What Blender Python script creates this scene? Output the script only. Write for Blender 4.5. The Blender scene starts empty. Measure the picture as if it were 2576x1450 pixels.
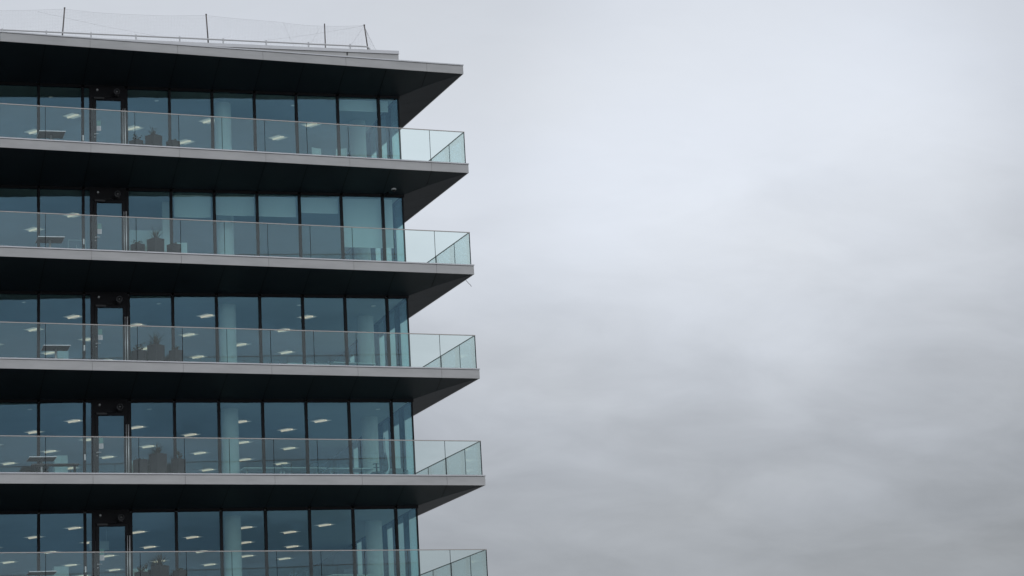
import bpy, math, random
from mathutils import Vector, Matrix
R = math.radians
scene = bpy.context.scene
C = scene.collection
random.seed(7)

# ------------------------------------------------------------------ camera, world, sun, exposure
ZG = 28.74                       # underside of the roof edge above the ground
cam_d = bpy.data.cameras.new('camera')
cam = bpy.data.objects.new('camera', cam_d); C.objects.link(cam)
yaw, pitch, roll = 0.31807, 0.30505, -0.06009
f_ = Vector((math.sin(yaw)*math.cos(pitch), math.cos(yaw)*math.cos(pitch), math.sin(pitch)))
r_ = Vector((math.cos(yaw), -math.sin(yaw), 0)); u_ = r_.cross(f_)
r2 = r_*math.cos(roll) + u_*math.sin(roll); u2 = u_*math.cos(roll) - r_*math.sin(roll)
cam.matrix_world = Matrix(((r2.x, u2.x, -f_.x, -22.7375), (r2.y, u2.y, -f_.y, -82.4597), (r2.z, u2.z, -f_.z, ZG-27.1415), (0, 0, 0, 1)))
cam_d.sensor_width = 36; cam_d.sensor_fit = 'HORIZONTAL'
cam_d.lens = 6288.315*36/2576
cam_d.shift_x = -7.78/2576; cam_d.shift_y = -512.16/2576
cam_d.clip_start = 1; cam_d.clip_end = 6000
scene.camera = cam

SUN_EL, SUN_AZ = R(48), R(40)    # azimuth measured from +Y (behind the building) towards +X
world = bpy.data.worlds.new('World'); scene.world = world; world.use_nodes = True
nt = world.node_tree; nd = nt.nodes; lk = nt.links
for n in list(nd): nd.remove(n)
def N(tree, t, **kw):
    n = tree.nodes.new(t)
    for k, v in kw.items():
        if k in n.inputs.keys() if isinstance(k, str) else False: n.inputs[k].default_value = v
        else: setattr(n, k, v)
    return n
out = N(nt, 'ShaderNodeOutputWorld'); bg = N(nt, 'ShaderNodeBackground'); bg.inputs['Strength'].default_value = 0.1
sky = N(nt, 'ShaderNodeTexSky', sky_type='NISHITA', sun_disc=False, sun_elevation=SUN_EL, sun_rotation=SUN_AZ)
tc = N(nt, 'ShaderNodeTexCoord')
sep = N(nt, 'ShaderNodeSeparateXYZ'); lk.new(tc.outputs['Generated'], sep.inputs[0])
def mth(op, a, b=None, c=None, clamp=False):
    n = N(nt, 'ShaderNodeMath', operation=op, use_clamp=clamp)
    for i, v in enumerate((a, b, c)):
        if v is None: continue
        if isinstance(v, (int, float)): n.inputs[i].default_value = v
        else: lk.new(v, n.inputs[i])
    return n.outputs[0]
# cloud deck coordinates: direction projected on a high layer
zz = mth('ADD', mth('MAXIMUM', sep.outputs[2], 0.0), 0.30)
cx = mth('DIVIDE', sep.outputs[0], zz); cy = mth('DIVIDE', sep.outputs[1], zz)
comb = N(nt, 'ShaderNodeCombineXYZ'); lk.new(cx, comb.inputs[0]); lk.new(cy, comb.inputs[1])
def cloud_noise(scale, detail, rough, dist, rot, stretch, off):
    mp = N(nt, 'ShaderNodeMapping'); mp.inputs['Rotation'].default_value = (0, 0, rot)
    mp.inputs['Scale'].default_value = (stretch, 1, 1); mp.inputs['Location'].default_value = off
    lk.new(comb.outputs[0], mp.inputs[0])
    n = N(nt, 'ShaderNodeTexNoise'); n.inputs['Scale'].default_value = scale; n.inputs['Detail'].default_value = detail
    n.inputs['Roughness'].default_value = rough; n.inputs['Distortion'].default_value = dist
    lk.new(mp.outputs[0], n.inputs['Vector']); return n.outputs['Fac']
n1 = cloud_noise(3.0, 4, 0.5, 0.4, R(-22), 0.75, (0.3, 1.1, 0))
n2 = cloud_noise(8.5, 6, 0.55, 0.5, R(-30), 0.8, (4.1, 0.4, 0))
n4 = cloud_noise(30, 5, 0.6, 0.4, R(-20), 0.7, (1.3, 2.2, 0))
n3 = cloud_noise(4.0, 2, 0.5, 0.0, R(30), 1.0, (7.7, 3.0, 0))
# wandering elevation, then brightness of the deck against elevation
el = mth('ADD', sep.outputs[2], mth('ADD', mth('MULTIPLY', mth('SUBTRACT', n1, 0.5), 0.10), mth('MULTIPLY', mth('SUBTRACT', n2, 0.5), 0.05)))
ramp = N(nt, 'ShaderNodeValToRGB'); lk.new(el, ramp.inputs[0])
cr = ramp.color_ramp; cr.interpolation = 'B_SPLINE'
pts = [(0.0, .33), (0.10, .345), (0.15, .445), (0.20, .60), (0.245, .70), (0.275, .735), (0.315, .68), (0.36, .62), (0.5, .72), (0.7, .95), (1.0, 1.1)]
while len(cr.elements) < len(pts): cr.elements.new(0.5)
for e_, (p_, v_) in zip(cr.elements, pts): e_.position = p_; e_.color = (v_, v_, v_, 1)
# soft bright opening in the deck, and a duller quarter of the sky to the far right
def lobe(d, a, b):
    v = N(nt, 'ShaderNodeVectorMath', operation='DOT_PRODUCT'); lk.new(tc.outputs['Generated'], v.inputs[0]); v.inputs[1].default_value = Vector(d).normalized()
    m = N(nt, 'ShaderNodeMapRange', interpolation_type='SMOOTHERSTEP'); lk.new(v.outputs['Value'], m.inputs[0])
    m.inputs[1].default_value = math.cos(R(a)); m.inputs[2].default_value = math.cos(R(b)); return m.outputs[0]
val = mth('ADD', ramp.outputs[0], mth('MULTIPLY', lobe((0.39, 0.879, 0.272), 7, 0.3), 0.10))
val = mth('SUBTRACT', val, mth('MULTIPLY', lobe((0.66, 0.74, 0.12), 20, 2), 0.10))
val = mth('ADD', val, mth('MULTIPLY', lobe((-0.25, -0.9, 0.38), 85, 15), 0.42))   # thinner, brighter cloud behind the camera
val = mth('ADD', val, mth('MULTIPLY', mth('SUBTRACT', n2, 0.5), 0.085))
val = mth('ADD', val, mth('MULTIPLY', mth('SUBTRACT', n4, 0.5), 0.035))
n5 = cloud_noise(7.0, 5, 0.55, 0.6, R(20), 0.8, (2.2, 8.1, 0))
val = mth('ADD', val, mth('MULTIPLY', lobe((-0.25, -0.9, 0.38), 85, 40), mth('MULTIPLY', mth('SUBTRACT', n5, 0.5), 1.1)))   # broken cloud behind the camera, seen in the panes
val = mth('ADD', val, mth('MULTIPLY', mth('SUBTRACT', n1, 0.5), 0.07))
tint = N(nt, 'ShaderNodeMix', data_type='RGBA')
lk.new(mth('MULTIPLY', mth('SUBTRACT', n3, 0.3), 2.5, clamp=True), tint.inputs[0])
tint.inputs[6].default_value = (0.945, 1.0, 1.095, 1); tint.inputs[7].default_value = (0.96, 1.005, 1.075, 1)
sc10 = N(nt, 'ShaderNodeVectorMath', operation='SCALE'); lk.new(tint.outputs[2], sc10.inputs[0]); lk.new(mth('MULTIPLY', val, 10.0), sc10.inputs['Scale'])
mixc = N(nt, 'ShaderNodeMix', data_type='RGBA'); mixc.inputs[0].default_value = 0.94
lk.new(sky.outputs[0], mixc.inputs[6]); lk.new(sc10.outputs[0], mixc.inputs[7])
lk.new(mixc.outputs[2], bg.inputs['Color']); lk.new(bg.outputs[0], out.inputs[0])

sun_d = bpy.data.lights.new('sun', 'SUN'); sun_d.energy = 0.7; sun_d.angle = R(25); sun_d.color = (1, .96, .9)
sun = bpy.data.objects.new('sun', sun_d); C.objects.link(sun)
sd = Vector((math.sin(SUN_AZ)*math.cos(SUN_EL), math.cos(SUN_AZ)*math.cos(SUN_EL), math.sin(SUN_EL)))
sun.rotation_euler = sd.to_track_quat('Z', 'Y').to_euler(); sun.location = (0, 0, 120)
scene.view_settings.view_transform = 'Standard'; scene.view_settings.look = 'None'
scene.view_settings.exposure = 0; scene.view_settings.gamma = 1
scene.cycles.transparent_max_bounces = 40; scene.cycles.max_bounces = 12
scene.cycles.sample_clamp_indirect = 4
scene.cycles.use_denoising = True

# ------------------------------------------------------------------ materials
def material(name, color, rough=0.6, metal=0.0, spec=0.5, noise=0.0, nscale=3.0, bump=0.0, stretch=(1, 1, 1), alt=None):
    m = bpy.data.materials.new(name); m.use_nodes = True
    t = m.node_tree; b = t.nodes['Principled BSDF']
    b.inputs['Base Color'].default_value = (*color, 1); b.inputs['Roughness'].default_value = rough
    b.inputs['Metallic'].default_value = metal; b.inputs['Specular IOR Level'].default_value = spec
    if noise:
        g = t.nodes.new('ShaderNodeTexCoord'); mp = t.nodes.new('ShaderNodeMapping'); mp.inputs['Scale'].default_value = stretch
        t.links.new(g.outputs['Object'], mp.inputs[0])
        n = t.nodes.new('ShaderNodeTexNoise'); n.inputs['Scale'].default_value = nscale; n.inputs['Detail'].default_value = 6; n.inputs['Roughness'].default_value = .65
        t.links.new(mp.outputs[0], n.inputs['Vector'])
        mx = t.nodes.new('ShaderNodeMix'); mx.data_type = 'RGBA'
        lo = [c*(1-noise) for c in color]; hi = [min(1, c*(1+noise)) for c in (alt or color)]
        mx.inputs[6].default_value = (*lo, 1); mx.inputs[7].default_value = (*hi, 1)
        rm = t.nodes.new('ShaderNodeMapRange'); rm.inputs[1].default_value = .3; rm.inputs[2].default_value = .7
        t.links.new(n.outputs['Fac'], rm.inputs[0]); t.links.new(rm.outputs[0], mx.inputs[0]); t.links.new(mx.outputs[2], b.inputs['Base Color'])
        if bump:
            bm = t.nodes.new('ShaderNodeBump'); bm.inputs['Strength'].default_value = bump; bm.inputs['Distance'].default_value = .01
            t.links.new(n.outputs['Fac'], bm.inputs['Height']); t.links.new(bm.outputs[0], b.inputs['Normal'])
    return m
def glass(name, tint, refl, base, ior, wav=0.0):
    """sheet glass: tinted see-through mixed with a coated mirror reflection"""
    m = bpy.data.materials.new(name); m.use_nodes = True; t = m.node_tree
    for n in list(t.nodes): t.nodes.remove(n)
    o = t.nodes.new('ShaderNodeOutputMaterial'); mx = t.nodes.new('ShaderNodeMixShader')
    tr = t.nodes.new('ShaderNodeBsdfTransparent'); tr.inputs[0].default_value = (*tint, 1)
    gl = t.nodes.new('ShaderNodeBsdfGlossy'); gl.inputs['Color'].default_value = (*refl, 1); gl.inputs['Roughness'].default_value = 0.0
    fr = t.nodes.new('ShaderNodeFresnel');     ge = t.nodes.new('ShaderNodeNewGeometry'); io = t.nodes.new('ShaderNodeMix'); io.data_type = 'FLOAT'   # same reflectance from both faces of the sheet
    io.inputs[2].default_value = ior; io.inputs[3].default_value = 1/ior
    t.links.new(ge.outputs['Backfacing'], io.inputs[0]); t.links.new(io.outputs[0], fr.inputs['IOR'])
    ad = t.nodes.new('ShaderNodeMath'); ad.operation = 'ADD'; ad.inputs[1].default_value = base
    t.links.new(fr.outputs[0], ad.inputs[0]); t.links.new(ad.outputs[0], mx.inputs[0])
    t.links.new(tr.outputs[0], mx.inputs[1]); t.links.new(gl.outputs[0], mx.inputs[2]); t.links.new(mx.outputs[0], o.inputs[0])
    if wav:
        g = t.nodes.new('ShaderNodeTexCoord'); n = t.nodes.new('ShaderNodeTexNoise'); n.inputs['Scale'].default_value = .9; n.inputs['Detail'].default_value = 2
        t.links.new(g.outputs['Object'], n.inputs['Vector'])
        bm = t.nodes.new('ShaderNodeBump'); bm.inputs['Strength'].default_value = 1; bm.inputs['Distance'].default_value = wav
        t.links.new(n.outputs['Fac'], bm.inputs['Height']); t.links.new(bm.outputs[0], gl.inputs['Normal'])
    return m
def emitter(name, color, strength):
    m = bpy.data.materials.new(name); m.use_nodes = True; b = m.node_tree.nodes['Principled BSDF']
    b.inputs['Base Color'].default_value = (.7, .7, .7, 1)
    b.inputs['Emission Color'].default_value = (*color, 1); b.inputs['Emission Strength'].default_value = strength
    return m
M = dict(
    fascia=material('fascia_panel', (.445, .438, .425), .55, noise=.10, nscale=1.6, stretch=(.5, .5, 2.2)),
    coping=material('coping_metal', (.55, .55, .555), .45, .3, noise=.06, nscale=2),
    soffit=material('soffit_panel', (.018, .026, .031), .5, spec=.25, noise=.12, nscale=.6),
    deck=material('deck_paving', (.30, .30, .29), .8, noise=.15, nscale=4),
    frame=material('dark_frame', (.006, .006, .008), .5, spec=.2),
    frame2=material('door_surround', (.007, .0068, .009), .5, spec=.2),
    rail=material('rail_metal', (.42, .39, .36), .45, .5),
    railedge=material('glass_edge', (.012, .03, .032), .3),
    steel=material('brushed_steel', (.78, .78, .78), .35, .35),
    galv=material('galvanised_steel', (.46, .46, .46), .5, .3),
    post=material('net_post', (.10, .085, .08), .6),
    net=material('net_cord', (.10, .10, .11), .8),
    white=material('white_paint', (.80, .81, .80), .7, noise=.04, nscale=1),
    ceiling=material('ceiling_tile', (.50, .53, .54), .9, noise=.05, nscale=.8),
    carpet=material('carpet', (.10, .11, .12), .95, noise=.2, nscale=9),
    core=material('core_wall', (.32, .34, .35), .8, noise=.06, nscale=.7),
    blind=material('blind_fabric', (.62, .66, .66), .9, noise=.03, nscale=2, stretch=(1, 1, .3)),
    planter=material('planter_clay', (.024, .024, .027), .75, noise=.12, nscale=6),
    soil=material('soil', (.03, .022, .016), .95),
    blade=material('spiky_leaf', (.022, .030, .018), .6, noise=.4, nscale=5, alt=(.04, .042, .026)),
    leaf=material('shrub_leaf', (.022, .032, .016), .6, noise=.5, nscale=8, alt=(.045, .055, .028)),
    twig=material('twig', (.05, .04, .03), .8),
    table=material('table_board', (.04, .034, .033), .6, noise=.15, nscale=5, stretch=(.3, 3, 1)),
    tablerim=material('table_rim', (.55, .56, .58), .35, .4),
    horn=material('horn_grey', (.10, .10, .105), .45),
    black=material('black_plastic', (.012, .012, .013), .4),
    grey=material('grey_fabric', (.07, .08, .09), .9),
    paper=material('paper', (.80, .80, .82), .8), ink=material('ink', (.35, .35, .38), .8),
    teal=material('teal_notice', (.20, .42, .40), .7),
    asphalt=material('asphalt', (.055, .055, .057), .9, noise=.25, nscale=.05),
    paving=material('paving_stone', (.22, .215, .205), .85, noise=.15, nscale=.3),
    window=glass('window_glass', (.825, .92, .895), (.43, .735, 1.0), .0, 1.61, .003),
    railing=glass('railing_glass', (.938, .985, .974), (.90, .98, .99), .0, 1.42),
    strip=emitter('lamp_strip', (1.0, .74, .56), .58),
    diff=emitter('lamp_diffuser', (1.0, .88, .76), .24),
    dot=emitter('spot_lens', (1, .95, .9), .22),
)

# ------------------------------------------------------------------ mesh helpers
class MB:
    def __init__(s): s.v = []; s.f = []; s.mi = []; s.sm = []
    def face(s, pts, mi=0, smooth=False):
        i = len(s.v); s.v += [tuple(p) for p in pts]; s.f.append(tuple(range(i, i+len(pts)))); s.mi.append(mi); s.sm.append(smooth)
    def hexa(s, p, mi=0, end_mi=None):
        """p: eight corners, bottom ring then top ring (counter-clockwise seen from above)"""
        i = len(s.v); s.v += [tuple(q) for q in p]
        for k, q in enumerate(((3, 2, 1, 0), (4, 5, 6, 7), (0, 1, 5, 4), (1, 2, 6, 5), (2, 3, 7, 6), (3, 0, 4, 7))):
            s.f.append(tuple(i+a for a in q)); s.mi.append(end_mi if (end_mi is not None and k in (3, 5)) else mi); s.sm.append(False)
    def box(s, x0, x1, y0, y1, z0, z1, mi=0, end_mi=None):
        s.hexa([(x0, y0, z0), (x1, y0, z0), (x1, y1, z0), (x0, y1, z0), (x0, y0, z1), (x1, y0, z1), (x1, y1, z1), (x0, y1, z1)], mi, end_mi)
    def obox(s, a, b, n, w, z0, z1, mi=0, end_mi=None, zb=None):
        """box along plan line a-b, thickness w towards n"""
        a = Vector(a); b = Vector(b); n = Vector(n).normalized()*w
        q = [a, b, b+n, a+n]
        if (b-a).x*n.y - (b-a).y*n.x < 0: q = [b, a, a+n, b+n]
        s.hexa([(p.x, p.y, z0) for p in q] + [(p.x, p.y, z1) for p in q], mi, end_mi)
    def prism(s, poly, z0, z1, mi=0):
        n = len(poly); i = len(s.v)
        s.v += [(p[0], p[1], z0) for p in poly] + [(p[0], p[1], z1) for p in poly]
        s.f.append(tuple(i+k for k in reversed(range(n)))); s.f.append(tuple(i+n+k for k in range(n))); s.mi += [mi, mi]; s.sm += [False, False]
        for k in range(n):
            k2 = (k+1) % n; s.f.append((i+k, i+k2, i+n+k2, i+n+k)); s.mi.append(mi); s.sm.append(False)
    def tube(s, pts, r, seg=8, mi=0, r1=None):
        pts = [Vector(p) for p in pts]; rings = []; n = len(pts); ref = None
        for k, p in enumerate(pts):
            d = (pts[min(k+1, n-1)] - pts[max(k-1, 0)]).normalized()
            if ref is None: ref = Vector((0, 0, 1)) if abs(d.z) < .9 else Vector((1, 0, 0))
            a = d.cross(ref).normalized(); b = d.cross(a).normalized()
            rr = r if r1 is None else r + (r1-r)*k/(n-1)
            i = len(s.v); rings.append(i)
            s.v += [tuple(p + (a*math.cos(t) + b*math.sin(t))*rr) for t in (2*math.pi*j/seg for j in range(seg))]
        for k in range(n-1):
            for j in range(seg):
                j2 = (j+1) % seg
                s.f.append((rings[k]+j, rings[k]+j2, rings[k+1]+j2, rings[k+1]+j)); s.mi.append(mi); s.sm.append(seg > 5)
        s.f.append(tuple(rings[0]+j for j in reversed(range(seg)))); s.f.append(tuple(rings[-1]+j for j in range(seg))); s.mi += [mi, mi]; s.sm += [False, False]
    def lathe(s, prof, o, axis=(0, 0, 1), seg=20, mi=0):
        """prof: (radius, height along axis)"""
        ax = Vector(axis).normalized(); ref = Vector((1, 0, 0)) if abs(ax.x) < .9 else Vector((0, 0, 1))
        a = ax.cross(ref).normalized(); b = ax.cross(a).normalized(); o = Vector(o); rings = []
        for r, h in prof:
            rings.append(len(s.v)); s.v += [tuple(o + ax*h + (a*math.cos(t)+b*math.sin(t))*max(r, 1e-4)) for t in (2*math.pi*j/seg for j in range(seg))]
        for k in range(len(prof)-1):
            for j in range(seg):
                j2 = (j+1) % seg; s.f.append((rings[k]+j, rings[k]+j2, rings[k+1]+j2, rings[k+1]+j)); s.mi.append(mi); s.sm.append(True)
    def build(s, name, mats, parent=None, bevel=0):
        me = bpy.data.meshes.new(name); me.from_pydata(s.v, [], s.f)
        for m in (mats if isinstance(mats, (list, tuple)) else [mats]): me.materials.append(m)
        me.polygons.foreach_set('material_index', s.mi); me.polygons.foreach_set('use_smooth', s.sm); me.update()
        o = bpy.data.objects.new(name, me); C.objects.link(o)
        if parent: o.parent = parent
        if bevel:
            b = o.modifiers.new('bevel', 'BEVEL'); b.width = bevel; b.segments = 2; b.limit_method = 'ANGLE'
        return o
def tag(o, label=None, cat=None, group=None, kind=None):
    if label: o['label'] = label
    if cat: o['category'] = cat
    if group: o['group'] = group
    if kind: o['kind'] = kind
    return o
def empty(name, loc, label, cat, group=None, rz=0):
    o = bpy.data.objects.new(name, None); C.objects.link(o); o.location = loc; o.rotation_euler = (0, 0, rz); o.empty_display_size = .2
    return tag(o, label, cat, group)
def copy_tree(o, parent=None):
    c = o.copy(); C.objects.link(c); c.parent = parent
    for ch in list(o.children): copy_tree(ch, c)
    return c

# ------------------------------------------------------------------ building measures
TH, TH2 = 0.09218, 0.06923       # the slab edges run askew to the glass line
E_, D_, CC, H_, T_, RH, Q_, HZ = 1.999, 1.5476, .754, 3.65373, .34945, 1.16465, .0744, -.51888
MOD = 1.5
XL, YB = -24.0, 20.0             # left end and back of the building
def edge(s, inset=0.0):          # point on the front slab edge, s metres left of the corner
    return Vector((E_ - s*math.cos(TH) + inset*math.sin(TH)*0, -D_ - s*math.sin(TH) + inset))
def edge_at(x, inset=0.0): return edge((E_-x)/math.cos(TH), inset)
def side(y, inset=0.0):          # point on the right slab edge at depth y
    s = (y + D_)/math.cos(TH2); return Vector((E_ - s*math.sin(TH2) - inset, y))
def corner(inset): return Vector((side(-D_ + inset, inset).x, edge_at(side(-D_+inset, inset).x, inset).y))
def zb(k): return ZG - k*H_      # underside of the edge of slab k (0 = roof)
def floor_z(k): return zb(k) + T_
def head_z(k): return zb(k-1) + HZ
STOREY = {1: 'top storey', 2: 'second storey down', 3: 'third storey down', 4: 'fourth storey down', 5: 'lowest visible storey'}
BALC = {1: 'topmost balcony', 2: 'second balcony down', 3: 'third balcony down', 4: 'fourth balcony down', 5: 'lowest visible balcony'}
def mx(i): return -CC + i*MOD

B = empty('office_building', (0, 0, 0), 'tall glass office building with dark overhanging slabs, pale fascias and glass balcony railings', 'building')

# ------------------------------------------------------------------ slabs: fascia, coping, soffit, deck
DROP = -.43                      # soffit falls this much from the edge to the window head
def soff(t): return DROP*(.80*t + .20*t*t)
def slab_outline(ins):
    return [edge_at(XL, ins), corner(ins), side(YB, ins), Vector((XL, YB))]
def make_slab(k, name):
    z0 = zb(k)
    m = MB(); m.prism([(p.x, p.y) for p in slab_outline(.06)], z0+.075, z0+T_-.03); deck = m.build(name, M['deck'], B)
    # fascia panels, two modules each, 10 mm open joints
    m = MB(); su = .128
    xs = [E_] + [mx(i)-su for i in range(1, -15, -2)] + [XL]
    zt = z0+T_-.058
    for a, b in zip(xs[:-1], xs[1:]):
        ga = 0 if a == E_ else .004
        p, q = edge_at(a-ga), edge_at(b+.004); m.obox(q, p, (math.sin(TH), math.cos(TH)), .035, z0, zt)
    y = -D_+.036; ys = [y, .62]
    while ys[-1] < YB-3: ys.append(ys[-1]+3)
    ys.append(YB)
    for a, b in zip(ys[:-1], ys[1:]):
        m.obox(side(a+(.006 if a > y else 0)), side(b-.006), (-1, 0), .035, z0, zt)
    m.build('fascia', M['fascia'], deck)
    m = MB(); o_ = .018
    pr = [edge_at(XL, -o_), corner(-o_), side(YB, -o_), side(YB, .16), corner(.16), edge_at(XL, .16)]
    m.prism([(p.x, p.y) for p in pr], z0+T_-.042, z0+T_); m.build('coping', M['coping'], deck)
    # soffit: curved panels with fine joints under a closed backing sheet
    NT = 12; gap = .013
    m = MB()
    def hip(t): return Vector((E_*(1-t), -D_*(1-t)))
    def fp(x, t):                # point of the front soffit
        y0 = edge_at(x).y if x <= E_ else -D_
        return (x, (y0+.03)*(1-t) - .03*t, z0 + .004 + soff(t))
    cols = [XL] + [mx(i) for i in range(-15, 3)] + [9]
    for a, b in zip(cols[:-1], cols[1:]):
        for j in range(NT):
            t0, t1 = j/NT, (j+1)/NT; qs = []
            for t, first in ((t0, True), (t1, False)):
                sh = -su*(1-t); xa = a+sh+(gap if a > XL else 0); xb = min(b+sh-gap, hip(t).x)
                qs.append((xa, xb, t))
            (a0, b0, _), (a1, b1, _) = qs
            if a0 >= b0: continue
            if a1 >= b1: m.face([fp(a0, t0), fp(b0, t0), (hip(t1).x, fp(0, t1)[1] if False else hip(t1).y, z0+.004+soff(t1))][::-1], 0, True); continue
            m.face([fp(a0, t0), fp(b0, t0), fp(b1, t1), fp(a1, t1)][::-1], 0, True)
    def sp(y, t):                # right-hand soffit
        return ((side(y).x-.03)*(1-t) + .03*t, y, z0 + .004 + soff(t))
    ycols = [None, 1.35, 2.85, 4.35, 5.85, 7.35, 8.85, 10.35, 13.35, 16.35, YB]
    for a, b in zip(ycols[:-1], ycols[1:]):
        for j in range(NT):
            t0, t1 = j/NT, (j+1)/NT
            ya0 = hip(t0).y if a is None else a+gap; ya1 = hip(t1).y if a is None else a+gap
            m.face([sp(ya0, t0), sp(b-gap, t0), sp(b-gap, t1), sp(ya1, t1)][::-1], 0, True)
    up = Vector((0, 0, .022))
    for j in range(NT):
        t0, t1 = j/NT, (j+1)/NT
        h0 = Vector((*hip(t0), z0+.004+soff(t0))); h1 = Vector((*hip(t1), z0+.004+soff(t1)))
        m.face([h0+up, Vector(fp(XL, t0))+up, Vector(fp(XL, t1))+up, h1+up], 1)
        m.face([Vector(sp(YB, t0))+up, h0+up, h1+up, Vector(sp(YB, t1))+up], 1)
    m.build('soffit', [M['soffit'], M['frame']], deck)
    return deck
slabs = [make_slab(0, 'roof')] + [make_slab(k, 'balcony_slab') for k in range(1, 6)]
for k in range(1, 6): slabs[k]['label'] = 'pale edged slab of the ' + BALC[k]

# ------------------------------------------------------------------ parapet and guard rail of the roof
m = MB(); m.box(XL, -.265, -1.2, -.85, zb(0)+T_-.05, zb(0)+.74)
par = m.build('parapet', M['fascia'], B)
m = MB(); m.box(XL, -.25, -1.235, -.82, zb(0)+.755, zb(0)+.874); m.box(XL+.02, -.30, -1.17, -.9, zb(0)+.72, zb(0)+.76)
m.build('coping', M['coping'], par)
m = MB(); m.box(-2.16, -2.12, -1.212, -1.19, zb(0)+.64, zb(0)+.752); m.build('joint_cover', M['frame'], par)
zr = zb(0)+1.052
m = MB(); pts = [(XL, -1.1, zr+.03), (-14.1, -1.1, zr+.02), (-8, -1.1, zr+.005), (-1.55, -1.1, zr-.025)]
pts += [(-1.4+.12*math.sin(a), -1.1, zr-.03-.12*(1-math.cos(a))) for a in (R(0), R(30), R(60), R(90))] + [(-1.28, -1.1, zb(0)+.86)]
m.tube(pts, .028, 10); gr = m.build('guard_rail', M['galv'], B)
for x in [-14.107-1.5*k for k in range(5, 0, -1)] + [-14.107, -12.627, -11.111, -9.57, -8.055, -6.53, -5.01, -3.497, -1.991]:
    m = MB(); m.box(x-.022, x+.022, -1.128, -1.072, zb(0)+.87, zr+.045+.02*(-x-2)/12); m.box(x-.05, x+.05, -1.16, -1.04, zb(0)+.874, zb(0)+.886)
    m.build('post', M['galv'], gr, .004)

# net posts and the bird net strung between them
zp = zb(0)
net_posts = [((-12.045, 1.0), (-11.966, 2.065), 'leftmost tall dark post on the roof edge, leaning right, holding the net', .024),
             ((-7.002, 1.0), (-7.053, 2.062), 'dark net post on the roof edge midway along the parapet', .024),
             ((-2.818, 1.0), (-2.812, 1.927), 'notched upright net post on the roof, second from the right end', .017),
             ((-1.271, 1.0), (-1.367, 1.934), 'dark net post leaning left at the right end of the roof rail', .024)]
for j, ((xa, za), (xb, zb_), lab, rad) in enumerate(net_posts):
    m = MB()
    if j == 2:
        for q in range(26):
            z = zp+.8+(zb_-.8)*q/26; m.box(xa-.018, xa+.018, -.82, -.78, z, z+.026)
        m.box(xa-.011, xa+.011, -.812, -.788, zp+.75, zp+zb_)
    else:
        m.tube([(xa+(xa-xb)*.3, -.8, zp+.75), (xb, -.8, zp+zb_)], rad, 8); m.lathe([(0, .0), (rad*1.25, 0), (rad*1.25, .03), (0, .035)], (xb, -.8, zp+zb_-.01))
    tag(m.build('net_post', M['post']), lab, 'post', 'net posts on the roof edge')
top = [(-22, 1.93), (-17, 2.04), (-14.155, 1.862), (-12.88, 1.946), (-11.97, 2.03), (-10.9, 1.95), (-10.09, 1.935), (-8.43, 1.945), (-7.05, 2.03), (-6.2, 1.97), (-5.34, 1.939), (-4.49, 1.905), (-3.77, 1.84), (-3.4, 1.825), (-2.81, 1.83), (-2.2, 1.85), (-1.37, 1.92)]
def topz(x):
    for (a, za), (b, z2) in zip(top[:-1], top[1:]):
        if a <= x <= b: return za + (z2-za)*(x-a)/(b-a)
    return 1.92
m = MB(); w = .0011
x = -18.0; base = .93
xs_ = []
while x < -1.37: xs_.append(x); x += .052
for x in xs_:
    ys = [-.8 + .05*math.sin(x*2.1+z_*3)*(math.sin(math.pi*z_)) for z_ in (0, .5, 1)]
    t_ = topz(x); m.tube([(x, ys[0], zp+base), (x+.015*math.sin(x*3), ys[1], zp+(base+t_)/2), (x, ys[2], zp+t_)], w, 3)
for q in range(21):
    f = q/20
    m.tube([(x, -.8 + .05*math.sin(x*2.1+f*3)*math.sin(math.pi*f), zp+base+(topz(x)-base)*f) for x in xs_[::6]] + [(-1.375, -.8, zp+base+(1.92-base)*f)], w*(2.2 if q == 20 else 1), 3)
for q in range(1, 9):            # right-hand end, pulled down from the last post to the coping
    f = q/8
    m.tube([(-1.36+.02*f, -.8, zp+1.92-.1*f), (-1.27+.35*f, -.8, zp+.88)], w*(3.2 if q == 8 else 1.3), 3)
for (xa, za), (xb, z2) in [((-5.0, 1.20), (-1.37, 1.92)), ((-4.3, 1.90), (-3.9, .95)), ((-3.0, 1.75), (-3.5, .95)), ((-1.37, 1.92), (-2.1, .9)), ((-12.9, 1.9), (-8.5, 1.15))]:
    m.tube([(xa, -.78, zp+za), ((xa+xb)/2, -.78, zp+(za+z2)/2-.04), (xb, -.78, zp+z2)], w*1.9, 3)
tag(m.build('bird_net', M['net']), 'fine see-through bird net hanging between the dark posts along the roof edge', 'net')

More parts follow.
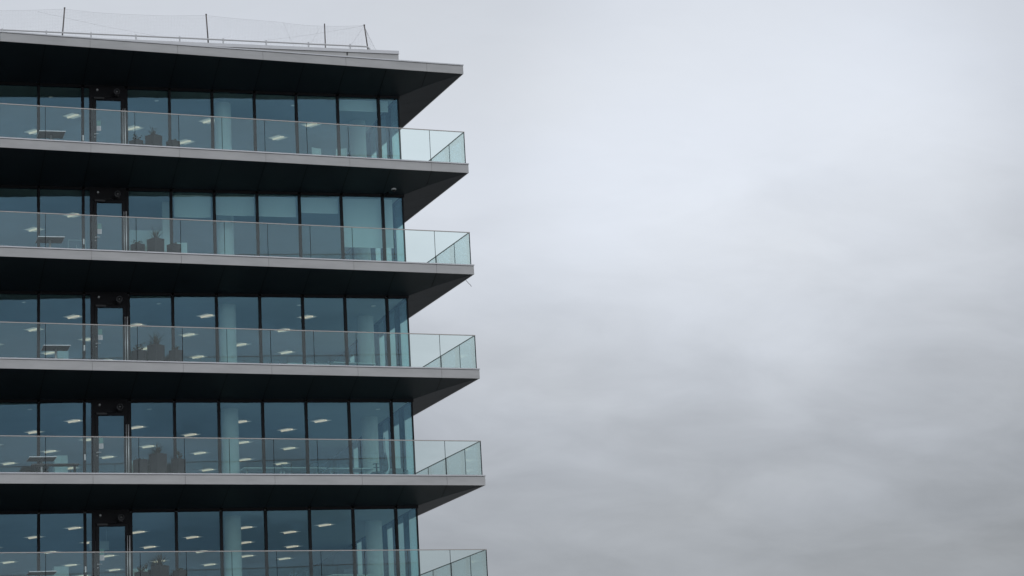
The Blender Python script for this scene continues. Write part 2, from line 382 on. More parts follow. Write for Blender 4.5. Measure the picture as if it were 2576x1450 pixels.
# ------------------------------------------------------------------ windows, doors, side glazing
def pane(x0, x1, z0, z1, parent, y=.02):
    # each sealed unit sits a fraction of a degree out of true in its frame
    a, b = random.uniform(-.0025, .0025)*(x1-x0), random.uniform(-.0022, .0022)*(z1-z0)
    m = MB(); q = []
    for z, t in ((z0, -b), (z1, b)):
        for x, yy, s_ in ((x0, y, -a), (x1, y, a), (x1, y+.03, a), (x0, y+.03, -a)): q.append((x, yy+s_+t, z))
    m.hexa(q); return m.build('pane', M['window'], parent)
PW = .0425
for k in range(1, 6):
    z0, z1 = floor_z(k), head_z(k)
    for i in range(-11, 1):
        a, b = mx(i), (mx(i+1) if i < 0 else -.0)
        m = MB()
        if i < 0: m.box(b-PW, b+PW, -.045, .12, z0-.02, z1+.001)
        else: m.box(-.045, .0, -.03, .045, z0-.02, z1+.001)
        m.box(a+PW+.001 if i > -11 else a, b-PW-.001 if i < 0 else b+.03, -.028, .10, z1, z1+.10); 
        m.box(a+PW+.001, b-PW-.001, -.02, .08, z0-.02, z0+.045)
        w_ = m.build('window', M['frame'], B)
        if i == -7:
            w_['label'] = 'narrow window bay holding the balcony door'
            pane(a+PW, -11.03, z0+.046, z1-.001, w_)
            m = MB(); m.box(a-.022, a+.022, -.075, -.046, z0+.86, z0+1.05); m.build('handle', M['white'], w_)
        else:
            pane(a+PW, b-PW if i < 0 else -.046, z0+.046, z1-.001, w_)
    # door with its dark surround
    m = MB()
    m.box(-11.029, -10.92, -.03, .09, z0+.046, z1-.002); m.box(-9.83, -9.797, -.03, .09, z0+.046, z1-.002)
    m.box(-10.92, -9.83, -.03, .09, z0+2.43, z1-.002)
    m.box(-10.905, -10.80, -.055, .03, z0+.05, z0+2.42); m.box(-9.952, -9.845, -.055, .03, z0+.05, z0+2.42)
    m.box(-10.80, -9.952, -.055, .03, z0+2.335, z0+2.42); m.box(-10.80, -9.952, -.055, .03, z0+.05, z0+.17)
    d = m.build('door', M['frame2'], B); d['label'] = 'dark framed glass door onto the ' + BALC[k]
    m = MB(); m.box(-10.80, -9.952, -.02, .008, z0+.17, z0+2.335); m.build('pane', M['window'], d)
    m = MB(); m.lathe([(.024, 0), (.024, .012), (.010, .014), (.010, .05)], (-10.855, -.055, z0+1.11), (0, -1, 0), 12); m.tube([(-10.855, -.105, z0+1.11), (-10.72, -.105, z0+1.11)], .011, 8)
    m.lathe([(.016, 0), (.016, .014), (0, .015)], (-10.855, -.055, z0+1.0), (0, -1, 0), 10); m.build('handle', M['steel'], d)
    for xx, rr, yy in ((-9.825, .020, -.15), (-9.895, .011, -.12)):
        m = MB(); m.tube([(xx, yy, z0+.08), (xx, yy, z0+2.02)], rr, 10)
        for hz_ in (.35, 1.75): m.tube([(xx, yy, z0+hz_), (xx, -.054 if xx < -9.846 else -.03, z0+hz_)], .009, 8)
        m.build('pull_handle', M['steel'], d)
    m = MB(); m.box(-10.87, -10.53, -.12, -.056, z0+2.36, z0+2.42); m.tube([(-10.58, -.10, z0+2.43), (-10.35, -.2, z0+2.435), (-10.25, -.05, z0+2.44)], .010, 6); m.build('closer', M['black'], d)
    m = MB(); m.box(-10.785, -10.638, -.024, -.0205, z0+1.24, z0+1.41)
    for q in range(5): m.box(-10.77, -10.66-.02*(q % 2), -.0265, -.0245, z0+1.265+q*.028, z0+1.273+q*.028, 1)
    m.build('notice', [M['paper'], M['ink']], d)
    m = MB(); m.box(-10.78, -10.648, -.024, -.0205, z0+1.42, z0+1.60); m.build('notice', M['teal'], d)
    # right-hand glass wall
    ys = [.0, 1.35, 2.85, 4.35, 5.85, 7.35, 8.85]
    for a, b in zip(ys[:-1], ys[1:]):
        m = MB(); m.box(-.14, .045, b-PW, b+PW, z0-.02, z1+.001)
        a_ = a+PW if a else .046
        m.box(-.10, .028, a_+.001, b-PW-.001, z1, z1+.10); m.box(-.08, .02, a_+.001, b-PW-.001, z0-.02, z0+.045)
        w_ = m.build('side_window', M['frame'], B)
        m = MB(); m.box(-.05, -.02, a_, b-PW, z0+.046, z1-.001); m.build('pane', M['window'], w_)
    m = MB(); m.box(-.14, .0, 8.85+PW, YB-.29, z0-.02, z1+.10)
    for q in range(7): m.box(-.145, .045, 10.35+1.5*q-PW, 10.35+1.5*q+PW, z0-.02, z1+.102, 1) if q < 6 else None
    m.build('side_cladding', [M['soffit'], M['frame']], B)

# ------------------------------------------------------------------ interior: floors, ceilings, walls, columns
for k in range(1, 6):
    z0, z1 = floor_z(k), head_z(k)
    m = MB(); m.box(XL+.1, -.15, .13, YB-.3, z0-.028, z0-.01); m.build('floor_covering', M['carpet'], B)
    m = MB(); m.box(XL+.1, -.15, .13, YB-.3, z1+.004, z1+.05); m.build('ceiling', M['ceiling'], B)
    m = MB(); m.box(XL+.1, -.16, YB-.55, YB-.32, z0-.01, z1+.003); m.box(XL+.1, XL+.3, .13, YB-.56, z0-.01, z1+.003); m.build('inner_wall', M['core'], B)
    for (x, y, r) in ((-6.12, 1.35, .29), (-.80, 2.95, .29), (-11.6, 15.4, .29), (-13.9, 1.1+6, .29)):
        m = MB(); m.lathe([(r, 0), (r, z1+.003-z0+.01)], (x, y, z0-.01), seg=32); m.build('column', M['white'], B)
# plain wall left of the windows, back wall and the storeys below the view
m = MB(); m.box(XL, mx(-11)-PW-.002, -.03, .1, zb(5)+T_, ZG+HZ+.12); m.box(XL-.15, XL, -3.8, YB, 3.2, ZG+.1); m.box(XL, 0, YB-.28, YB, 3.2, ZG-.4); m.build('outer_wall', M['soffit'], B)
low = MB()
low.box(XL+.2, -.25, .25, YB-.3, 0, zb(5)-.45, 1)
for k in (6, 7):
    low.prism([(p.x, p.y) for p in slab_outline(0)], zb(k)+.001, zb(k)+T_)
    low.prism([(p.x, p.y) for p in slab_outline(.4)], zb(k)-.43, zb(k), 1)
for k in (6, 7, 8):
    za, zc = (floor_z(k) if k < 8 else .02), (head_z(k))
    for i in range(-11, 1):
        low.box(mx(i)+PW, (mx(i+1)-PW if i < 0 else -.05), .0, .03, za, zc, 2)
        low.box(mx(i)-PW, mx(i)+PW, -.04, .1, za, zc+.1, 1)
low.build('lower_storeys', [M['fascia'], M['frame'], M['window']], B)

# ------------------------------------------------------------------ balcony railings
for k in range(1, 6):
    z0 = floor_z(k); zt = z0+RH
    m = MB()
    c = corner(Q_); nfr = Vector((math.sin(TH), math.cos(TH))); w = .030
    pl = [edge_at(XL, Q_-w/2), corner(Q_-w/2), side(YB, Q_-w/2), side(YB, Q_+w/2), corner(Q_+w/2), edge_at(XL, Q_+w/2)]
    m.prism([(p.x, p.y) for p in pl], zt-.016, zt+.012)
    rl = m.build('railing', M['rail'], B); rl['label'] = 'glass railing of the ' + BALC[k]
    su = .128; xs = [c.x-.012] + [mx(i)-su for i in range(1, -16, -1)]
    for a, b in zip(xs[:-1], xs[1:]):
        p, q = edge_at(a-.008, Q_-.009), edge_at(b+.008, Q_-.009)
        m = MB(); m.obox(q, p, (math.sin(TH), math.cos(TH)), .018, z0+.001, zt-.017, 0, 1)
        m.obox(edge_at(b-.007, Q_-.010), edge_at(b+.0075, Q_-.010), (math.sin(TH), math.cos(TH)), .020, z0+.001, zt-.017, 2)
        m.build('glass_panel', [M['railing'], M['railedge'], M['frame']], rl)
    ys = [c.y+.02, .08]
    while ys[-1] < 13: ys.append(ys[-1]+1.91)
    for a, b in zip(ys[:-1], ys[1:]):
        p, q = side(a+.008, Q_-.009), side(b-.008, Q_-.009)
        m = MB(); m.obox(p, q, (-1, 0), .018, z0+.001, zt-.017, 0, 1)
        m.obox(side(b-.0075, Q_-.010), side(b+.007, Q_-.010), (-1, 0), .020, z0+.001, zt-.017, 2)
        m.build('glass_panel', [M['railing'], M['railedge'], M['frame']], rl)
    m = MB(); m.box(c.x-.012, c.x+.010, c.y-.010, c.y+.012, z0, zt-.02)
    m.build('corner_bead', M['frame'], rl)

# ------------------------------------------------------------------ roller blinds
def blind(k, x0, x1, ztop, zbot, label):
    z0 = floor_z(k); r = empty('roller_blind', (x0, .2, z0+ztop), label, 'blind', 'pale roller blinds behind the glass')
    m = MB(); W = x1-x0
    n = 14
    for j in range(n):
        a, b = W*j/n, W*(j+1)/n; da, db = .006*math.sin(j*1.3), .006*math.sin((j+1)*1.3)
        m.hexa([(a, da, zbot-ztop), (b, db, zbot-ztop), (b, db+.003, zbot-ztop), (a, da+.003, zbot-ztop), (a, 0, 0), (b, 0, 0), (b, .003, 0), (a, .003, 0)])
    m.build('fabric', M['blind'], r)
    m = MB(); m.tube([(0, 0, zbot-ztop), (W, 0, zbot-ztop)], .014, 8); m.build('bottom_bar', M['white'], r)
    m = MB(); m.tube([(0, .03, .0), (W, .03, 0)], .03, 10); m.build('roller', M['white'], r)
blind(1, -2.20, -.36, 2.72, 2.34, 'pale roller blind pulled down a little at the right end of the top storey')
for x0, x1, zbt, lab in ((-8.12, -6.84, 1.95, 'half drawn pale blind in the window behind the small planter, second storey down'),
                         (-6.68, -5.32, 2.05, 'half drawn pale blind in front of the round column, second storey down'),
                         (-5.16, -3.84, 2.04, 'half drawn pale blind just right of the round column, second storey down'),
                         (-3.66, -2.33, 2.20, 'shortest pale blind beside the almost fully lowered one, second storey down'),
                         (-2.16, -.36, .99, 'longest pale roller blind, lowered almost to the floor near the corner')):
    blind(2, x0, x1, 2.72, zbt, lab)

# ------------------------------------------------------------------ ceiling lights
BAY = {-9: 'second window left of door', -8: 'first window left of door', -7: 'the door bay', -6: 'first window right of door', -5: 'second window right of door', -4: 'third window right of door', -3: 'fourth window right of door', -2: 'fifth window right of door', -1: 'sixth window right of door', 0: 'the corner window', -10: 'window at the left edge'}
CAMP = Vector((-22.7375, -82.4597, ZG-27.1415))
lights = [(-12.25, 5.4), (-11.15, 3.3), (-11.2, 9.4), (-12.4, 12.0), (-8.78, 4.55), (-10.13, 7.0), (-8.9, 10.75), (-7.75, 8.5), (-9.95, 13.2), (-6.62, 6.1), (-5.57, 10.0), (-6.72, 12.57), (-4.38, 7.75), (-3.55, 11.55), (-4.55, 13.9), (-3.29, 5.2), (-2.35, 9.1), (-1.9, 12.55), (-8.06, 14.9), (-9.06, 16.6), (-11.33, 15.8), (-13.4, 8.0)]
extra = {1: [(-6.24, 3.38), (-2.43, 3.41)], 2: [], 3: [(-6.54, 2.97), (-2.92, 3.01)], 4: [(-5.3, 3.55), (-2.45, 3.43)], 5: [(-5.15, 3.85), (-2.4, 3.55)]}
def light_proto():
    r = empty('ceiling_light', (0, 0, 0), 'x', 'light')
    s = .275; m = MB()
    for a, b, c, d in ((-s, s, -s, -s+.02), (-s, s, s-.02, s), (-s, -s+.02, -s+.02, s-.02), (s-.02, s, -s+.02, s-.02)): m.box(a, b, c, d, -.018, .003)
    m.build('frame', M['white'], r)
    m = MB(); m.box(-s+.02, -.055, -s+.02, s-.02, -.010, .002); m.box(.055, s-.02, -s+.02, s-.02, -.010, .002); m.build('diffuser', M['diff'], r)
    m = MB(); m.lathe([(.0545, -s+.021), (.0545, s-.021)], (0, 0, -.0), (0, 1, 0), 12); m.build('lamp', M['strip'], r)
    return r
proto = None; used = set()
for k in range(1, 6):
    L = [p for p in lights if not (k == 2 and p[0] > -10.6) and not (k < 3 and p[1] > 8.6)] + extra[k]
    byb = {}
    for (x, y) in L:
        t = (0-CAMP.y)/(y-CAMP.y); gx = CAMP.x + (x-CAMP.x)*t
        byb.setdefault(max(-10, min(0, math.floor((gx+CC)/MOD))), []).append((y, x))
    for b, g in byb.items():
        g.sort()
        for j, (y, x) in enumerate(g):
            n = len(g); rank = 'only' if n == 1 else ('upper' if j == 0 else 'lower') if n == 2 else ('topmost' if j == 0 else 'lowest' if j == n-1 else ['second highest', 'third highest', 'fourth highest', 'fifth highest'][j-1])
            if proto is None: proto = o = light_proto()
            else: o = copy_tree(proto)
            o.location = (x, y, head_z(k)); o.rotation_euler = (0, 0, R(36+random.uniform(-1.5, 1.5)))
            tag(o, f'{rank} lit ceiling light seen through {BAY[b]}, {STOREY[k]}', 'light', 'square ceiling lights inside the offices')
spots = {1: [(-12.2, 1.2), (-8.5, 1.2), (-3.6, 1.2)], 2: [(-12.6, 1.2)], 3: [(-13.1, 1.2), (-8.53, 1.2), (-3.61, 1.2), (-.94, 1.2)], 4: [(-12.9, 1.2), (-8.9, 1.2), (-.9, 1.3)], 5: []}
pr2 = None
for k, g in spots.items():
    for j, (x, y) in enumerate(g):
        if pr2 is None:
            pr2 = o = empty('downlight', (0, 0, 0), 'x', 'light'); m = MB(); m.lathe([(.055, .003), (.055, -.012), (.085, -.012), (.085, .003)], (0, 0, 0), seg=16); m.build('trim', M['white'], o)
            m = MB(); m.lathe([(0, -.006), (.054, -.006)], (0, 0, 0), seg=16); m.build('lens', M['dot'], o)
        else: o = copy_tree(pr2)
        o.location = (x, y, head_z(k))
        where = {0: 'left of the door', 1: 'just right of the door', 2: 'past the round column', 3: 'by the corner'}[j if not (k == 4 and j == 2) else 3]
        tag(o, f'small round ceiling spot {where}, {STOREY[k]}', 'light', 'small round spots in the office ceilings')

# ------------------------------------------------------------------ balcony things: planters, tables, benches, horns
def shrub(parent, h, n, spread, seed, z):
    rnd = random.Random(seed); m = MB()
    for q in range(max(5, n//14)):
        a = rnd.uniform(0, 6.28); tilt = rnd.uniform(.05, .9)*spread
        p = Vector((rnd.uniform(-.06, .06), rnd.uniform(-.06, .06), z)); e = p + Vector((math.cos(a)*tilt, math.sin(a)*tilt, h*rnd.uniform(.6, 1)))
        mid = (p+e)/2 + Vector((0, 0, .05)); m.tube([p, mid, e], .006, 5, 1, .002)
        for w in range(14):
            t = rnd.uniform(.25, 1); c = p.lerp(e, t) + Vector((rnd.gauss(0, .04), rnd.gauss(0, .04), rnd.gauss(0, .03)))
            d = Vector((rnd.gauss(0, 1), rnd.gauss(0, 1), rnd.gauss(.3, .7))).normalized()*rnd.uniform(.035, .065); s_ = d.cross(Vector((rnd.gauss(0, 1), rnd.gauss(0, 1), 1))).normalized()*rnd.uniform(.014, .024)
            m.face([c-d*.6, c+s_, c+d, c-s_], 0)
    return m.build('shrub', [M['leaf'], M['twig']], parent)
def spiky(parent, n, length, seed, z, stiff=1.0):
    rnd = random.Random(seed); m = MB()
    for q in range(n):
        a = rnd.uniform(0, 6.28); L = length*rnd.uniform(.55, 1); lean = rnd.uniform(.05, 1.1); w = rnd.uniform(.010, .018)
        d = Vector((math.cos(a), math.sin(a), 0)); sdir = Vector((-math.sin(a), math.cos(a), 0)); prev = None; o = Vector((rnd.uniform(-.03, .03), rnd.uniform(-.03, .03), z))
        for j in range(7):
            t = j/6; ang = lean*(.55+.6*t*(1.3-stiff*.5)); p = o + d*(L*t*math.sin(ang)) + Vector((0, 0, L*t*math.cos(ang)))
            ww = w*(1-t**1.6)+.001
            cur = (p-sdir*ww, p+sdir*ww, p+Vector((0, 0, -.004)) )
            if prev: m.face([prev[0], prev[1], cur[1], cur[0]], 0)
            prev = cur
    return m.build('spiky_grass', M['blade'], parent)
def planter(k, x, y, w, h, label, plant, rz):
    o = empty('planter', (x, y, floor_z(k)-.03), label, 'planter', 'square planters on the balconies', rz)
    s, b = w/2, w/2*.93; t = .03
    m = MB()
    def ring(hs, z): return [(-hs, -hs, z), (hs, -hs, z), (hs, hs, z), (-hs, hs, z)]
    H = h+.03
    R1, R2, R3, R4 = ring(b, 0), ring(s, H), ring(s-t, H), ring(s-t, H-.06)
    m.face(R1[::-1])
    for A, Bq in ((R1, R2), (R2, R3), (R3, R4)):
        for j in range(4): j2 = (j+1) % 4; m.face([A[j], A[j2], Bq[j2], Bq[j]])
    m.build('pot', M['planter'], o, .008)
    m = MB(); m.face(ring(s-t, H-.055)); m.build('soil', M['soil'], o)
    plant(o, H-.06)
WH = {1: 'on the topmost balcony', 2: 'on the second balcony down', 3: 'on the third balcony down', 4: 'on the fourth balcony down', 5: 'on the lowest visible balcony'}
plan = {  # per balcony: left, middle, right plant
    1: (('shrub', .26, 60, .30), ('spiky', 26, .50), ('shrub', .10, 20, .12)),
    2: (('shrub', .28, 70, .20), ('spiky', 34, .60), ('shrub', .08, 14, .12)),
    3: (('shrub', .36, 90, .34), ('spiky', 44, .62), ('shrub', .24, 10, .10)),
    4: (('shrub', .10, 50, .16), ('spiky', 46, .50), ('shrub', .36, 80, .22)),
    5: (('shrub', .34, 100, .34), ('spiky', 52, .62), ('shrub', .14, 60, .18))}
words = {'shrub': lambda h: 'leafy shrub' if h > .2 else 'low tuft', 'spiky': lambda h: 'spiky grass'}
for k in range(1, 6):
    for j, (x, w, h) in enumerate(((-9.50, .345, .775), (-8.90, .415, .965), (-8.26, .335, .79))):
        pl = plan[k][j]; dx = {1: .0, 2: 0, 3: -.02, 4: 0, 5: 0}[k]
        if pl[0] == 'shrub': fn = lambda o, z, pl=pl, j=j, k=k: shrub(o, pl[1], pl[2], pl[3], k*10+j, z); lab = f"planter with {words['shrub'](pl[1])} {'left' if j == 0 else 'right'} of the tall one, {WH[k]}"
        else: fn = lambda o, z, pl=pl, k=k: spiky(o, pl[1], pl[2], k*17, z); lab = f'tall square planter of spiky grass, {WH[k]}'
        planter(k, x+dx+random.uniform(-.02, .02), -.5, w, h, lab, fn, R(45-16+(0, 6, 3)[j]+random.uniform(-4, 4)))

tables = {1: -12.46, 2: -12.50, 3: -12.32, 4: -12.78, 5: -12.78}
tp = None
for k, x in tables.items():
    lab = f'dark square balcony table on one pale post, {WH[k]}'
    if tp is None:
        tp = o = empty('balcony_table', (0, 0, 0), lab, 'table', 'square tables on the balconies')
        m = MB(); m.box(-.43, .43, -.40, .40, .735, .765); m.build('tabletop', M['table'], o, .004)
        m = MB()
        for a, b, c, d in ((-.435, .435, -.412, -.401), (-.435, .435, .401, .412), (-.442, -.431, -.4, .4), (.431, .442, -.4, .4)): m.box(a, b, c, d, .742, .770)
        m.build('rim', M['tablerim'], o)
        m = MB(); m.tube([(0, 0, .0), (0, 0, .734)], .036, 14); m.lathe([(.0, .0), (.24, .0), (.24, .012), (.05, .03)], (0, 0, 0), seg=24); m.build('pedestal', M['galv'], o)
    else: o = copy_tree(tp); o['label'] = lab
    o.location = (x, -1.0, floor_z(k)); o.rotation_euler = (0, 0, R(random.uniform(-1.5, 1.5)))
bp_ = None
for k in (4, 5):
    for j, (x, y, w) in enumerate(((-12.90, -.35, .80), (-12.45, -1.75, 1.5))):
        lab = f"{'short' if j == 0 else 'long'} dark bench {'behind' if j == 0 else 'in front of'} the table, {WH[k]}"
        o = empty('bench', (x, y, floor_z(k)), lab, 'bench', 'benches beside the balcony tables')
        m = MB(); m.box(-w/2, w/2, -.19, .19, .405, .445); m.build('seat', M['table'], o, .004)
        for sx in (-1, 1):
            m = MB(); m.box(sx*(w/2-.12)-.02, sx*(w/2-.12)+.02, -.15, .15, 0, .404); m.build('leg', M['frame'], o)

hp = None
for k in range(1, 6):
    lab = f'grey horn loudspeaker above the door, {STOREY[k]}'
    if hp is None:
        hp = o = empty('loudspeaker', (0, 0, 0), lab, 'loudspeaker', 'horn loudspeakers above the balcony doors')
        ax = (-.18, -1, -.30)
        m = MB(); m.lathe([(.105, .15), (.100, .155), (.088, .13), (.055, .06), (.035, .0), (.033, -.05), (.04, -.05), (.04, 0.0), (.06, .06), (.093, .13), (.105, .15)], (0, -.06, 0), ax, 24); m.build('horn', M['horn'], o)
        m = MB(); m.lathe([(0, .10), (.022, .095), (.026, .06), (.012, .0)], (0, -.06, 0), ax, 14); m.build('driver', M['galv'], o)
        m = MB(); m.box(-.02, .02, -.06, .10, .04, .055); m.box(-.05, .05, .10, .115, -.02, .10); m.build('bracket', M['black'], o)
        m = MB(); m.box(-.06, .06, .0, .10, -.15, -.09); m.build('junction_box', M['black'], o)
    else: o = copy_tree(hp); o['label'] = lab
    o.location = (-10.10, -.14, floor_z(k)+2.615); o.rotation_euler = (0, 0, R(random.uniform(-4, 4)))
sp_ = None
for k in range(1, 6):
    lab = f'tiny round sensor above the left door edge, {STOREY[k]}'
    if sp_ is None:
        sp_ = o = empty('motion_sensor', (0, 0, 0), lab, 'sensor', 'round sensors above the balcony doors')
        m = MB(); m.lathe([(.036, 0), (.036, .03), (.030, .05), (.016, .066), (0, .07)], (0, 0, 0), (0, -1, -.2), 14); m.build('lens', M['white'], o)
        m = MB(); m.box(-.03, .03, -.02, .02, -.075, -.035); m.build('base', M['black'], o)
    else: o = copy_tree(sp_); o['label'] = lab
    o.location = (-10.76, -.033, floor_z(k)+2.705)

# dome camera under the second slab, loose cable under the third
cz = zb(1)
o = empty('security_camera', (-.43, -.36, cz-.30), 'small white dome security camera under the slab near the corner', 'camera')
m = MB(); m.lathe([(.0, .03), (.085, .03), (.09, .0), (.088, -.05), (.07, -.055)], (0, 0, 0), seg=20); m.build('housing', M['white'], o)
m = MB(); m.lathe([(.07, -.05), (.062, -.085), (.04, -.112), (0, -.125)], (0, 0, 0), seg=20); m.build('dome', M['black'], o)
m = MB(); m.tube([(0, 0, .03), (0, 0, .11)], .02, 8); m.tube([(-.17, .22, -.09), (-.17, .22, -.19)], .03, 10); m.build('mount', M['frame'], o)
m = MB(); c2 = zb(2); m.tube([(1.93, -.69, c2+.02), (1.925, -.85, c2-.08), (1.93, -1.05, c2-.20), (1.935, -1.22, c2-.295), (1.93, -1.35, c2-.382)], .009, 6)
tag(m.build('loose_cable', M['black']), 'thin dark loose cable sticking out below the slab corner against the sky', 'cable')

# ------------------------------------------------------------------ office furniture behind the glass
def cabinet(k, x0, x1, h, lab, y=.8):
    o = empty('cabinet', ((x0+x1)/2, y, floor_z(k)-.01), lab, 'cabinet', 'white cabinets inside the offices'); w = (x1-x0)/2
    m = MB(); m.box(-w, w, .02, .42, .05, h); m.box(-w+.02, w-.02, .04, .4, 0, .05); m.build('body', M['white'], o, .004)
    for s in (0, 1):
        m = MB(); m.box(-w+.004+s*w, -.004+s*w, -.0, .019, .06, h-.01); m.build('door', M['white'], o)
        m = MB(); m.box((-.03 if s == 0 else .02), (-.02 if s == 0 else .03), -.02, -.001, h*.5, h*.5+.12); m.build('handle', M['steel'], o)
cabinet(3, -12.03, -11.66, 1.05, 'small white cabinet behind the balcony table, third storey down')
cabinet(4, -12.14, -11.70, 1.18, 'white cabinet right of the balcony table, fourth storey down')
cabinet(5, -12.16, -11.68, 1.19, 'white cabinet right of the balcony table, lowest visible storey')
cabinet(2, -7.98, -7.62, 1.15, 'white cabinet behind the right planter, second storey down', .55)
cabinet(4, -9.72, -9.42, .98, 'white cabinet behind the left planter, fourth storey down', .7)
cabinet(5, -9.70, -9.1, 1.05, 'wide white cabinet behind the left planter, lowest visible storey', .7)
def desk(k, x, y, rz, lab):
    o = empty('desk', (x, y, floor_z(k)-.01), lab, 'desk', 'white desks inside the offices', rz)
    m = MB(); m.box(-.8, .8, -.4, .4, .70, .73); m.build('desktop', M['white'], o, .004)
    for s in (-1, 1):
        m = MB(); m.box(s*.6-.03, s*.6+.03, -.03, .03, .03, .70); m.box(s*.6-.03, s*.6+.03, -.35, .35, 0, .03); m.build('leg', M['white'], o)
def chair(k, x, y, rz, lab, h=1.0, mat='grey', cat='chair'):
    o = empty('office_chair', (x, y, floor_z(k)-.01), lab, cat, 'office chairs behind the glass', rz)
    m = MB()
    for j in range(5):
        a = j*2*math.pi/5; m.tube([(0, 0, .10), (.30*math.cos(a), .30*math.sin(a), .05)], .018, 6, 0, .012); m.lathe([(0, -.02), (.03, -.02), (.03, .02), (0, .02)], (.30*math.cos(a), .30*math.sin(a), .03), (-math.sin(a), math.cos(a), 0), 10)
    m.tube([(0, 0, .1), (0, 0, .45)], .028, 8); m.build('base', M['black'], o)
    m = MB(); m.lathe([(0, .46), (.20, .46), (.235, .48), (.235, .51), (.2, .54), (0, .55)], (0, 0, 0), seg=20); m.build('seat', M[mat], o)
    m = MB()
    P = [(-.21, .24, .62), (.21, .24, .62), (.19, .27, h), (-.19, .27, h)]
    n = 6
    for j in range(n):
        t0, t1 = j/n*2-1, (j+1)/n*2-1; c0, c1 = -.05*(1-t0*t0), -.05*(1-t1*t1)
        m.hexa([(t0*.21, .24-c0, .6), (t1*.21, .24-c1, .6), (t1*.21, .275-c1, .6), (t0*.21, .275-c0, .6), (t0*.19, .27-c0, h), (t1*.19, .27-c1, h), (t1*.19, .30-c1, h), (t0*.19, .30-c0, h)])
    m.box(-.025, .025, .17, .33, .47, .62); m.build('backrest', M[mat], o)
    return o
ST2 = {3: 'third storey down', 4: 'fourth storey down', 5: 'lowest visible storey', 1: 'top storey'}
for k in (3, 4, 5):
    ox, oy = {3: (.35, .25), 4: (0, 0), 5: (-.3, .4)}[k]
    desk(k, -3.7+ox, 1.35+oy, R(6), f'white desk left of centre between the two round columns, {ST2[k]}'); desk(k, -2.0+ox*.6, 1.55-oy*.5, R(6+20*oy), f'white desk nearer the corner column, {ST2[k]}')
    chair(k, -3.9-ox, 2.1+oy, R(15-60*ox), f'dark office chair at the desk left of centre, {ST2[k]}', 1.08)
    chair(k, -3.1+ox, 2.2+oy, R(-20+90*ox), f'dark office chair between the two white desks, {ST2[k]}', 1.12)
    chair(k, -1.9-ox*.5, 2.3, R(5+50*oy), f'dark office chair at the desk nearer the corner column, {ST2[k]}', 1.1)
desk(4, -5.0, 1.3, R(4), 'white desk just right of the round column, fourth storey down')
for x, rz, lab in ((-2.75, 20, 'pale chair left of the corner column, top storey'), (-2.05, -25, 'pale chair beside the corner column, top storey')):
    chair(1, x, .75, R(rz), lab, 1.18, 'white')
# drafting chair, folded parasol and low armchair in the corner of the fourth storey
o = empty('drafting_chair', (-.97, 1.5, floor_z(4)-.01), 'dark drafting chair with two slim back bars by the corner column, fourth storey down', 'chair')
m = MB(); m.lathe([(.22, 0), (.22, .02), (.04, .05), (.03, .54)], (0, 0, 0), seg=16); m.build('base', M['black'], o)
m = MB(); m.lathe([(0, .54), (.2, .54), (.235, .57), (.22, .62), (0, .66)], (0, 0, 0), seg=20); m.build('seat', M['grey'], o)
m = MB(); m.tube([(0, .02, .64), (0, .06, .93)], .03, 8); m.tube([(-.125, .06, .92), (0, .04, .935), (.125, .06, .92)], .018, 8); m.tube([(-.11, .05, .80), (0, .03, .795), (.11, .05, .80)], .018, 8); m.build('backrest', M['grey'], o)
o = empty('folded_parasol', (-.80, 1.0, floor_z(4)-.01), 'folded dark parasol standing on its pole beside the corner column, fourth storey down', 'parasol')
m = MB(); m.tube([(0, 0, 0), (.02, 0, 1.75)], .013, 8); m.lathe([(.17, 0), (.17, .05), (.03, .07)], (0, 0, 0), seg=18); m.build('pole', M['black'], o)
m = MB()
prof = [(.02, .56), (.07, .58), (.10, .68), (.105, .78), (.085, .95), (.055, 1.12), (.025, 1.22), (.014, 1.26)]
m.lathe(prof, (0, 0, 0), (0.012, 0, 1), seg=14); m.build('canopy', M['grey'], o)
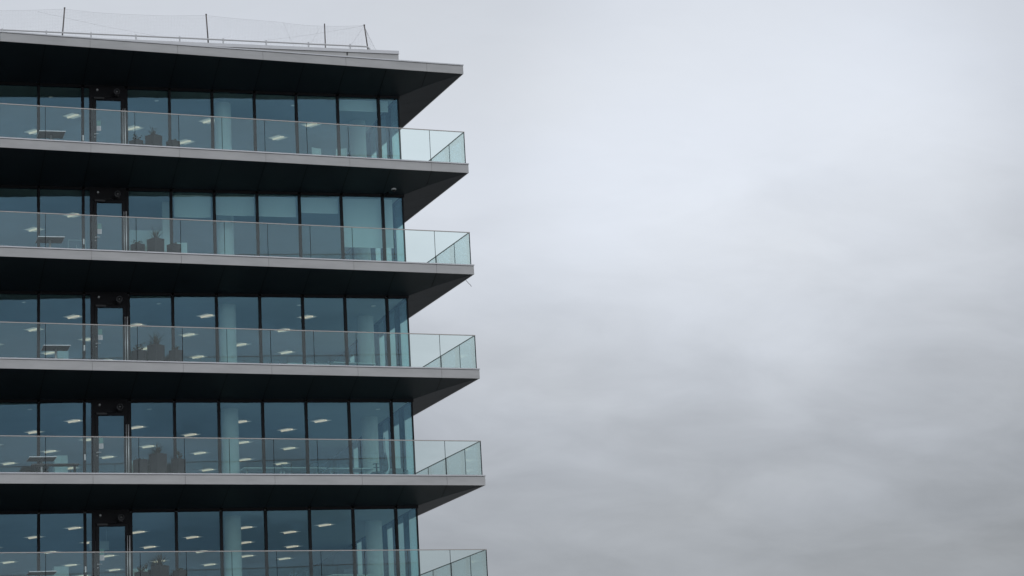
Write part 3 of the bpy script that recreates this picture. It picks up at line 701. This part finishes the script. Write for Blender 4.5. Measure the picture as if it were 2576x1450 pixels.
o = empty('armchair', (-.42, .75, floor_z(4)-.01), 'low pale grey armchair in the corner window, fourth storey down', 'chair')
m = MB(); m.box(-.2, .22, -.2, .3, .12, .38); m.build('seat', M['core'], o, .04)
m = MB(); m.box(-.22, .24, .24, .36, .2, .68); m.build('backrest', M['core'], o, .04)
for s in (-.27, .25):
    m = MB(); m.box(s, s+.07, -.2, .3, .1, .55); m.build('armrest', M['core'], o, .02)
o = empty('wall_screen', (-10.22, 4.0, floor_z(5)+2.1), 'pale rectangular board seen through the upper door glass, lowest visible storey', 'board')
m = MB(); m.box(-.33, .33, 0, .04, 0, .30); m.build('panel', M['white'], o)
m = MB(); m.tube([(-.25, .02, .30), (-.25, .02, .69)], .006, 6); m.tube([(.25, .02, .30), (.25, .02, .69)], .006, 6); m.build('hanger', M['steel'], o)
o = empty('partition_screen', (-8.85, 1.3, floor_z(2)-.01), 'pale partition screen with a white post behind the planters, second storey down', 'partition')
m = MB(); m.box(-.9, .50, 0, .04, .0, 1.75); m.build('panel', M['blind'], o)
m = MB(); m.box(.51, .77, -.04, .10, 0, 2.78); m.build('post', M['white'], o)
o = empty('easel_frame', (-11.35, .9, floor_z(2)-.01), 'thin white framed easel left of the door, second storey down', 'easel')
m = MB()
for a, b, c, d in ((-.3, .3, .95, .965), (-.3, .3, 1.25, 1.265), (-.3, -.285, .95, 1.265), (.285, .3, .95, 1.265)): m.box(a, b, 0, .02, c, d)
m.build('frame', M['white'], o)
m = MB(); m.tube([(-.02, .01, 0), (-.02, .01, 1.1)], .012, 6); m.tube([(-.02, .01, 1.1), (.0, .4, 0)], .012, 6); m.build('stand', M['white'], o)

# ------------------------------------------------------------------ ground
m = MB(); m.box(-3000, 3000, -3000, 3000, -1, -.004); g = m.build('ground', M['asphalt']); tag(g, kind='structure')
m = MB(); m.box(XL-6, 60, -16, YB+30, -.5, .0); g = m.build('pavement', M['paving']); tag(g, kind='structure')
bpy.data.objects.remove(bpy.data.objects['dummy']) if 'dummy' in bpy.data.objects else None
